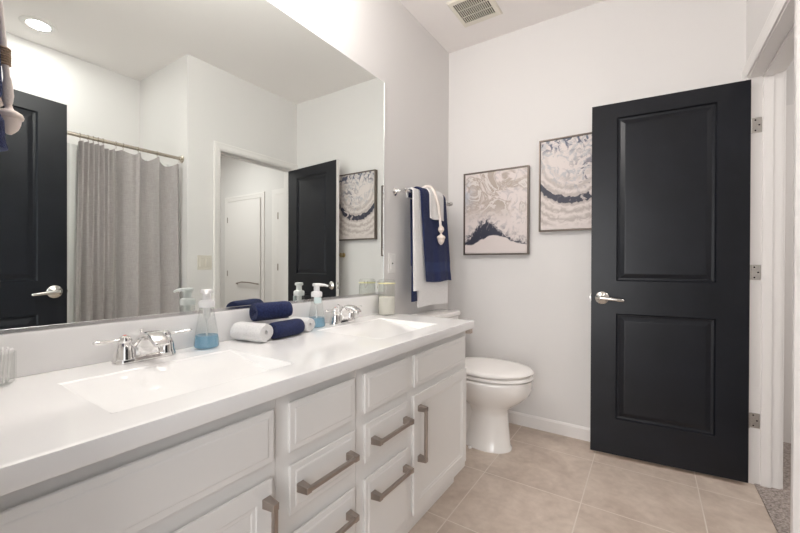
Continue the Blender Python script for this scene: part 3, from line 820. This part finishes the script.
b = MB(); b.rings([rr(0.016, 0.196, 0.207, 0.755), rr(0.012, 0.202, 0.212, 0.761), rr(0.012, 0.202, 0.212, 0.780), rr(0.016, 0.198, 0.208, 0.787), rr(0.03, 0.185, 0.195, 0.790)])
b.build('tank_lid', M_porc, tt, 45)
b = MB(); b.lathe([(0, 0), (0.013, 0), (0.013, 0.010), (0, 0.012)], 20, (0.186, TY - 0.13, 0.69), 'x'); b.tube([(0.196, TY - 0.13, 0.69), (0.203, TY - 0.10, 0.687), (0.203, TY - 0.06, 0.680)], 0.006, 10)
b.build('flush_lever', M_chrome, tt, 40)
b = MB().box(0.10, 0.24, TY - 0.10, TY + 0.10, 0.33, 0.432, 0.02); b.build('tank_shelf', M_porc, tt, 40)
for s in (-1, 1): MB().lathe([(0, 0), (0.012, 0), (0.011, 0.010), (0, 0.014)], 16, (0.40, TY + s * 0.108 * 1.0, 0.0)).build('bolt_cap', M_seat, tt, 40)

# ------------------------------------------------------------------ towel bars, towels and tassels
def smooth_path(pts, n):
    out = []
    P = [Vector(p) for p in pts]
    for i in range(len(P) - 1):
        p0, p1, p2, p3 = P[max(i - 1, 0)], P[i], P[i + 1], P[min(i + 2, len(P) - 1)]
        for k in range(n):
            t = k / n
            out.append(0.5 * ((2 * p1) + (-p0 + p2) * t + (2 * p0 - 5 * p1 + 4 * p2 - p3) * t * t + (-p0 + 3 * p1 - 3 * p2 + p3) * t ** 3))
    out.append(P[-1]); return out
def drape(r, th, a0, a1, zc, zf, zb, M, name, parent, place, seed=0, wav=0.004, band=None, shear=0.0, spread=0.0):
    """cloth over a bar: cross-section in (d,z) with d the distance from the bar axis, swept along the bar from a0 to a1.
    place(d, a, z) -> world point"""
    rnd = random.Random(seed); ph = [rnd.uniform(0, 6.28) for _ in range(4)]
    cs = []
    nd = 26
    for k in range(nd): cs.append((r, zf + (zc - zf) * k / nd, 1 - k / nd))
    for k in range(11):
        a = math.pi * k / 10; cs.append((r * math.cos(a), zc + r * math.sin(a), 0))
    for k in range(1, nd + 1): cs.append((-r, zc + (zb - zc) * k / nd, k / nd * 0.3))
    na = 30; b = MB(); rows = []
    for i in range(na + 1):
        u = i / na; a = a0 + (a1 - a0) * u
        inner, outer = [], []
        for j, (d, z, w) in enumerate(cs):
            dx = (0.5 + 0.5 * math.sin(9 * u + ph[0] + 1.2 * z) ) * wav * w + (0.5 + 0.5 * math.sin(23 * u + ph[1])) * wav * 0.4 * w
            sg = 1 if d > 0 else -0.3
            aa = a + (u - 0.5) * spread * w + shear * w
            th2 = th
            if band and d > 0:
                h = z - zf
                if band[0] < h < band[1]: th2 = th * 0.62
            if j < nd and z - zf < 0.012: th2 = th2 * 1.12
            edge = min(1.0, min(u, 1 - u) / 0.03); th2 = th2 * (0.55 + 0.45 * math.sqrt(edge))
            if j < nd or j > nd + 10:
                po = (d + (th2 if d > 0 else -th2) + sg * dx, z); pi_ = (d + sg * dx, z)
            else:
                k = (r + th2) / r; po = (d * k, zc + (z - zc) * k); pi_ = (d, z)
            zz = 0.004 * math.sin(7 * u + ph[2]) * w
            inner.append(place(pi_[0], aa, pi_[1] + zz)); outer.append(place(po[0], aa, po[1] + zz))
        rows.append(inner + outer[::-1])
    rv = [[b.bm.verts.new(p) for p in rw] for rw in rows]
    n = len(rv[0]); h = n // 2
    for p, q in zip(rv[:-1], rv[1:]):
        for k in range(n):
            j = n - 2 - k
            b.mi = 1 if (band and k >= h and j < nd and band[0] < cs[j][1] - zf < band[1]) else 0
            b.face([p[k], p[(k + 1) % n], q[(k + 1) % n], q[k]])
    b.mi = 0
    for rw in (rv[0], rv[-1]):
        for k in range(h - 1): b.face([rw[k], rw[k + 1], rw[n - 2 - k], rw[n - 1 - k]])
    return b.build(name, [M, M_band if M is M_navy else M], parent, 60)

# far bar on the left wall
BX, BZ = 0.078, 1.555
rail = thing('towel_bar', 'chrome towel bar on the left wall above the toilet tank', 'towel bar', (0.0, 2.19, BZ))
MB().tube([(BX, 1.895, BZ), (BX, 2.505, BZ)], 0.008, 16).build('bar', M_chrome, rail, 40)
for yy in (1.892, 2.508):
    p = MB().lathe([(0, 0.0005), (0.026, 0.0005), (0.026, 0.006), (0.017, 0.014), (0.0105, 0.022), (0.0100, 0.062), (0.0145, 0.066), (0.0150, 0.086), (0.010, 0.092), (0, 0.093)], 24, (0, yy, BZ), 'x')
    p.build('post', M_chrome, rail, 40)
pl = lambda d, a, z: (BX + d, a, z)
t = thing('bath_towel', 'navy bath towel hanging underneath the white towel on the chrome bar', 'towel', (BX, 2.15, BZ), 0, 'towels on the chrome bar')
drape(0.0105, 0.007, 1.956, 2.36, BZ, 0.885, 1.525, M_navy, 'terry_cloth', t, pl, 1, 0.006, (0.05, 0.09), shear=-0.018)
t = thing('bath_towel', 'white bath towel on the chrome bar behind the navy hand towel', 'towel', (BX, 2.17, BZ), 0, 'towels on the chrome bar')
drape(0.0185, 0.010, 1.945, 2.395, BZ, 0.945, 1.52, M_white, 'terry_cloth', t, pl, 2, 0.008, (0.04, 0.08))
lo = MB(); rows = []
for i in range(21):
    u = i / 20; yv = 2.00 + 0.40 * u
    x = BX + 0.0205 + 0.003 * math.sin(8 * u)
    rows.append([(x, yv, 1.02), (x, yv, 0.845 + 0.004 * math.sin(5 * u)), (x + 0.011, yv, 0.842 + 0.004 * math.sin(5 * u)), (x + 0.0105, yv, 1.02)])
lo.rings(rows); lo.build('lower_fold', M_white, t, 60)
t = thing('hand_towel', 'navy hand towel folded over the front of the chrome bar', 'towel', (BX, 2.22, BZ), 0, 'towels on the chrome bar')
drape(0.0345, 0.011, 2.010, 2.350, BZ, 0.998, 1.10, M_navy, 'terry_cloth', t, pl, 3, 0.016, (0.055, 0.115), shear=0.065, spread=0.02)
t = thing('washcloth', 'small white washcloth over the navy hand towel on the chrome bar', 'towel', (BX, 2.2, BZ), 0, 'towels on the chrome bar')
drape(0.0490, 0.008, 2.100, 2.290, BZ, 1.405, 1.46, M_white, 'terry_cloth', t, pl, 4, 0.006)

def acorn_profile(s):
    return [(0, -0.034 * s), (0.004 * s, -0.033 * s), (0.009 * s, -0.028 * s), (0.0155 * s, -0.020 * s), (0.0195 * s, -0.008 * s), (0.0205 * s, 0.000), (0.0205 * s, 0.002 * s), (0.0240 * s, 0.004 * s), (0.0250 * s, 0.009 * s), (0.0225 * s, 0.016 * s), (0.0150 * s, 0.021 * s), (0.0085 * s, 0.024 * s), (0.0060 * s, 0.030 * s), (0.0055 * s, 0.034 * s), (0, 0.035 * s)]
# tassel on the far towels
t = thing('tassel', 'beige cord tassel with carved wooden beads hanging over the washcloth', 'tassel', (BX + 0.075, 2.24, 1.30))
fx = BX + 0.072
b = MB(); b.tube(smooth_path([(BX - 0.045, 2.150, BZ + 0.052), (BX, 2.150, BZ + 0.0685), (BX + 0.045, 2.152, BZ + 0.048), (fx - 0.001, 2.168, BZ - 0.03), (fx + 0.002, 2.192, 1.46), (fx + 0.004, 2.206, 1.35)], 6), 0.0085, 10)
b.build('cord', M_cord, t, 60)
b = MB().lathe([(0, -0.024), (0.010, -0.022), (0.0185, -0.010), (0.0205, 0.0), (0.017, 0.012), (0.010, 0.020), (0.007, 0.024), (0, 0.024)], 20, (fx + 0.006, 2.208, 1.342)); b.build('bead', M_wood, t, 60)
b = MB().lathe(acorn_profile(1.15), 20, (fx + 0.006, 2.209, 1.277)); b.build('bead', M_wood, t, 60)

# near bar on the near wall with towel and tassel
NY, NZ = NEAR + 0.070, 1.62
rail = thing('towel_bar', 'chrome towel bar on the near side wall above the swab jar', 'towel bar', (0.36, NEAR, NZ))
MB().tube([(0.14, NY, NZ), (0.58, NY, NZ)], 0.008, 16).build('bar', M_chrome, rail, 40)
for xx in (0.137, 0.583):
    p = MB().lathe([(0, 0.0005), (0.026, 0.0005), (0.026, 0.006), (0.017, 0.014), (0.0105, 0.022), (0.0100, 0.055), (0.0145, 0.059), (0.0150, 0.078), (0, 0.082)], 24, (xx, NEAR, NZ), 'y')
    p.build('post', M_chrome, rail, 40)
pn = lambda d, a, z: (a, NY + d, z)
t = thing('hand_towel', 'navy hand towel edge hanging at the left frame edge behind the acorn tassel', 'towel', (0.33, NY, NZ))
drape(0.0185, 0.016, 0.20, 0.530, NZ, 1.275, 1.32, M_navy, 'terry_cloth', t, pn, 6, 0.012, (0.04, 0.07))
t = thing('tassel', 'beige cord tassel with jute binding and wooden acorn at the left frame edge', 'tassel', (0.40, 0.165, 1.36))
AX, AY, AZ = 0.412, 0.160, 1.345
b = MB(); b.tube(smooth_path([(AX - 0.030, NY - 0.030, NZ + 0.030), (AX - 0.028, NY, NZ + 0.042), (AX - 0.026, NY + 0.040, NZ + 0.014), (AX - 0.020, AY - 0.012, NZ - 0.05), (AX - 0.013, AY - 0.006, 1.49), (AX - 0.006, AY - 0.002, 1.42), (AX - 0.004, AY, 1.372)], 6), 0.0046, 10)
b.build('cord', M_cord, t, 60)
wr = [(0, 1.437)]
for k in range(7):
    z = 1.4385 + k * 0.0042
    wr.append((0.0072, z - 0.0019)); wr.append((0.0088, z))
wr += [(0.007, 1.466), (0, 1.467)]
b = MB(); b.lathe(wr, 18, (AX - 0.0095, AY - 0.004, 0)); b.build('jute_binding', M_jute, t, 60)
b = MB().lathe([(0, 1.366), (0.0042, 1.368), (0.0066, 1.377), (0.0076, 1.387), (0.0066, 1.402), (0.0050, 1.416), (0, 1.418)], 18, (AX - 0.005, AY - 0.001, 0)); b.build('knot', M_cord, t, 60)
b = MB().lathe(acorn_profile(0.72), 28, (AX, AY, AZ)); b.build('acorn', M_wood, t, 60)
b = MB().tube(smooth_path([(AX - 0.060, NY + 0.043, NZ + 0.005), (AX - 0.045, AY - 0.015, NZ - 0.06), (AX - 0.036, AY - 0.010, 1.48), (AX - 0.034, AY - 0.008, 1.42)], 6), 0.0046, 10); b.build('cord', M_cord, t, 60)
b = MB().lathe(acorn_profile(0.7), 24, (AX - 0.034, AY - 0.008, 1.395)); b.build('acorn', M_wood, t, 60)

# ------------------------------------------------------------------ pictures on the far wall
def picture(name, x0, z0, w_, h_, art, label):
    t = thing(name, label, 'picture', (x0, L - 0.002, z0), 0, 'framed abstract canvases on the far wall')
    fd = 0.036; fw = 0.008
    b = MB()
    o_ = [(0, 0), (w_, 0), (w_, h_), (0, h_)]; i_ = [(fw, fw), (w_ - fw, fw), (w_ - fw, h_ - fw), (fw, h_ - fw)]
    def ring(pts, y): return [b.bm.verts.new((px, y, pz)) for px, pz in pts]
    ob, of, inf, inb = ring(o_, 0), ring(o_, -fd), ring(i_, -fd), ring(i_, -0.01)
    for A, B in ((ob, of), (of, inf), (inf, inb), (inb, ob)):
        for k in range(4): b.face([A[k], A[(k + 1) % 4], B[(k + 1) % 4], B[k]])
    b.build('frame', M_frame, t, local=True)
    b = MB().box(fw + 0.003, w_ - fw - 0.003, -0.031, -0.002, fw + 0.003, h_ - fw - 0.003, 0.001)
    b.build('canvas', art, t, local=True)
PW, PH = 0.474, 0.604
picture('abstract_painting', 0.144, 1.181, PW, PH, art_ridge(PW, PH), 'framed abstract canvas with a dark ridge along its bottom, beside the towels')
picture('abstract_painting', 0.685, 1.330, PW, PH, art_arc(PW, PH), 'framed abstract canvas with a dark curved arc, partly behind the black door')

# ------------------------------------------------------------------ fittings on walls and ceiling
t = thing('light_switch', 'beige double rocker light switch on the right wall, seen in the mirror', 'light switch', (W, 1.669, 1.12))
MB().box(W - 0.006, W - 0.0003, 1.610, 1.728, 1.062, 1.178, 0.002).build('cover_plate', M_beige, t)
for yc in (1.645, 1.693): MB().box(W - 0.0115, W - 0.005, yc - 0.0165, yc + 0.0165, 1.087, 1.153, 0.002).build('rocker', M_beige, t)
t = thing('power_outlet', 'white power outlet on the left wall just right of the mirror', 'outlet', (0, 1.862, 1.115))
MB().box(0.0003, 0.006, 1.825, 1.898, 1.057, 1.173, 0.002).build('cover_plate', M_plate, t)
MB().box(0.005, 0.0085, 1.845, 1.878, 1.080, 1.150, 0.0015).build('socket_face', M_plate, t)
MB().box(0.0082, 0.0095, 1.856, 1.867, 1.111, 1.119, 0.0004).build('reset_button', M_dark, t)

t = thing('ceiling_vent', 'square ivory exhaust fan grille on the ceiling', 'vent', (0.368, 2.252, H))
x0, x1, y0, y1 = 0.236, 0.500, 2.112, 2.398; gx0, gx1, gy0, gy1 = 0.262, 0.470, 2.146, 2.356
b = MB()
def rg_(a, z): return [b.bm.verts.new(p) for p in ((a[0], a[2], z), (a[1], a[2], z), (a[1], a[3], z), (a[0], a[3], z))]
A0 = (x0, x1, y0, y1); A1 = (x0 + 0.008, x1 - 0.008, y0 + 0.008, y1 - 0.008); G = (gx0, gx1, gy0, gy1)
rs = [rg_(A0, H - 0.0005), rg_(A0, H - 0.004), rg_(A1, H - 0.010), rg_(G, H - 0.0115), rg_(G, H - 0.002)]
for p, q in zip(rs[:-1], rs[1:]):
    for k in range(4): b.face([p[k], p[(k + 1) % 4], q[(k + 1) % 4], q[k]])
b.build('cover_frame', M_fan, t)
MB().box(gx0, gx1, gy0, gy1, H - 0.0040, H - 0.0008).build('painted_cavity_shade', M_dark, t)  # shallow dark plate, its colour stands in for shade behind the slats
ns = 16
proto_s = None
for i in range(ns + 1):
    xc = gx0 + (gx1 - gx0) * i / ns
    if proto_s is None:
        proto_s = MB().box(gx0 - 0.0025, gx0 + 0.0025, gy0, gy1, H - 0.0115, H - 0.0090).build('slat', M_fan, t)
    else:
        s_ = proto_s.copy(); COL.objects.link(s_); s_.parent = t; s_.location = (xc - gx0, 0, 0)
for yc in (gy0 + (gy1 - gy0) / 3, gy0 + (gy1 - gy0) * 2 / 3):
    MB().box(gx0, gx1, yc - 0.0020, yc + 0.0020, H - 0.0117, H - 0.0088).build('cross_bar', M_fan, t)

t = thing('recessed_light', 'round white recessed ceiling light over the tub, seen in the mirror', 'ceiling light', (2.205, 0.790, H))
b = MB().lathe([(0.066, -0.002), (0.095, -0.0005), (0.097, -0.004), (0.090, -0.008), (0.068, -0.006)], 40, (2.205, 0.790, H)); b.build('trim_ring', M_trim, t, 50)
MB().lathe([(0, -0.004), (0.066, -0.004), (0.066, -0.002), (0, -0.002)], 40, (2.205, 0.790, H)).build('lens', M_lamp, t, 50)

t = thing('wall_hook', 'small round brass knob on the far wall behind the black door, seen in the mirror', 'hook', (1.075, L, 1.195))
MB().lathe([(0, 0.0005), (0.022, 0.0005), (0.022, 0.004), (0.010, 0.008), (0.009, 0.024), (0.020, 0.030), (0.022, 0.038), (0.016, 0.044), (0, 0.046)], 24, (0, 0, 0), 'y', Matrix.Rotation(math.pi, 4, 'Z')).build('knob', M_brass, t, 50, local=True)

# ------------------------------------------------------------------ shower rod, curtain and liner
RX, RZ = 1.79, 1.935
t = thing('shower_rod', 'brushed metal shower rod across the tub alcove, seen in the mirror', 'curtain rod', (RX, 0.77, RZ))
MB().tube([(RX, NEAR + 0.006, RZ), (RX, 1.527, RZ)], 0.0125, 18).build('rod', M_rod, t, 40)
for yy, s in ((NEAR + 0.0005, 1), (1.5325, -1)):
    M_ = Matrix.Identity(4) if s > 0 else Matrix.Rotation(math.pi, 4, 'Z')
    MB().lathe([(0, 0), (0.030, 0), (0.030, 0.004), (0.018, 0.012), (0, 0.012)], 24, (RX, yy, RZ), 'y', M_).build('flange', M_rod, t, 40)
t = thing('shower_curtain', 'grey linen shower curtain hanging in folds from the rod, seen in the mirror', 'curtain', (RX, 1.2, 0.1))
HK = [0.892, 0.934, 0.961, 0.988, 1.015, 1.089, 1.131, 1.224, 1.350, 1.508]
def sag(y):
    for a, c in zip(HK[:-1], HK[1:]):
        if a <= y <= c:
            u = (y - a) / (c - a); return -0.30 * (c - a) * 4 * u * (1 - u) * (1.0 if c - a > 0.05 else 0.35)
    return -0.01
def fold(y, z):
    y -= 0.014; f = 1 - sm(1.02, 1.10, y)
    dn = (1.87 - z); e_ = math.exp(-max(dn, 0) * 1.6)
    tight = (math.sin((y - 0.885) * 2 * math.pi / 0.0275) * 0.024 * (0.15 + 0.85 * e_) + math.sin((y - 0.88 + 0.010 * dn) * 2 * math.pi / 0.058 + 0.8) * 0.034 * (1 - e_)) * f
    wide = 0.0
    for yc, w, a in ((1.097, 0.020, -0.030), (1.16, 0.032, 0.018), (1.212, 0.016, 0.016), (1.285, 0.045, -0.016), (1.337, 0.016, 0.020), (1.415, 0.05, -0.018), (1.470, 0.016, 0.018), (1.50, 0.02, -0.012)):
        yy = y + 0.02 * dn * math.sin(yc * 37)
        wide += a * math.exp(-((yy - yc) / w) ** 2)
    return RX + 0.004 - tight * 0.85 - wide * 2.1 * (0.7 + 0.3 * math.exp(-dn * 2)) - 0.006 * math.sin(9 * y + 3 * z) * dn
b = MB(); NYc, NZc = 260, 46; rows = []
for i in range(NYc + 1):
    y = 0.882 + (1.522 - 0.882) * i / NYc; row = []
    for j in range(NZc + 1):
        v = j / NZc; top = 1.908 + sag(y)
        z = top + (0.12 - top) * v
        flare = 1 + 0.0 * v
        yy = y - 0.030 * v * (1 - sm(0.868, 1.05, y))
        row.append(b.bm.verts.new((fold(y, z), yy, z)))
    rows.append(row)
for p, q in zip(rows[:-1], rows[1:]):
    for k in range(NZc): b.face([p[k], q[k], q[k + 1], p[k + 1]])
bmesh.ops.solidify(b.bm, geom=b.bm.faces[:], thickness=0.0018)
b.build('fabric', M_curtain, t, 80)
for y in HK:
    z1 = 1.906
    pts = [(RX + 0.016 * math.sin(a), y, RZ + 0.0163 * math.cos(a)) for a in [R(d) for d in range(-150, 151, 25)]]
    pts = [(RX + 0.001, y, z1 - 0.006)] + [(RX - 0.003, y, RZ - 0.022)] + pts
    MB().tube(pts, 0.0014, 8).build('hook', M_rod, t, 50)
t = thing('shower_liner', 'white shower liner behind the grey curtain at its open edge, seen in the mirror', 'curtain', (RX + 0.05, 1.1, 0.1))
b = MB(); rows = []
for i in range(141):
    y = 0.775 + (1.50 - 0.775) * i / 140; row = []
    for j in range(24):
        z = 1.885 + (0.1 - 1.885) * j / 23
        row.append(b.bm.verts.new((RX + 0.058 + 0.010 * math.sin(y * 2 * math.pi / 0.05), y - 0.02 * j / 23, z)))
    rows.append(row)
for p, q in zip(rows[:-1], rows[1:]):
    for k in range(23): b.face([p[k], q[k], q[k + 1], p[k + 1]])
bmesh.ops.solidify(b.bm, geom=b.bm.faces[:], thickness=0.001)
b.build('vinyl_sheet', M_liner, t, 80)
struct('trim_8', MB().box(2.505, 2.52, NEAR, 1.533, 0.5, 1.847, 0.004).box(WO + 0.02, 2.505, 1.521, 1.533, 0.5, 1.847, 0.004), M_porc)
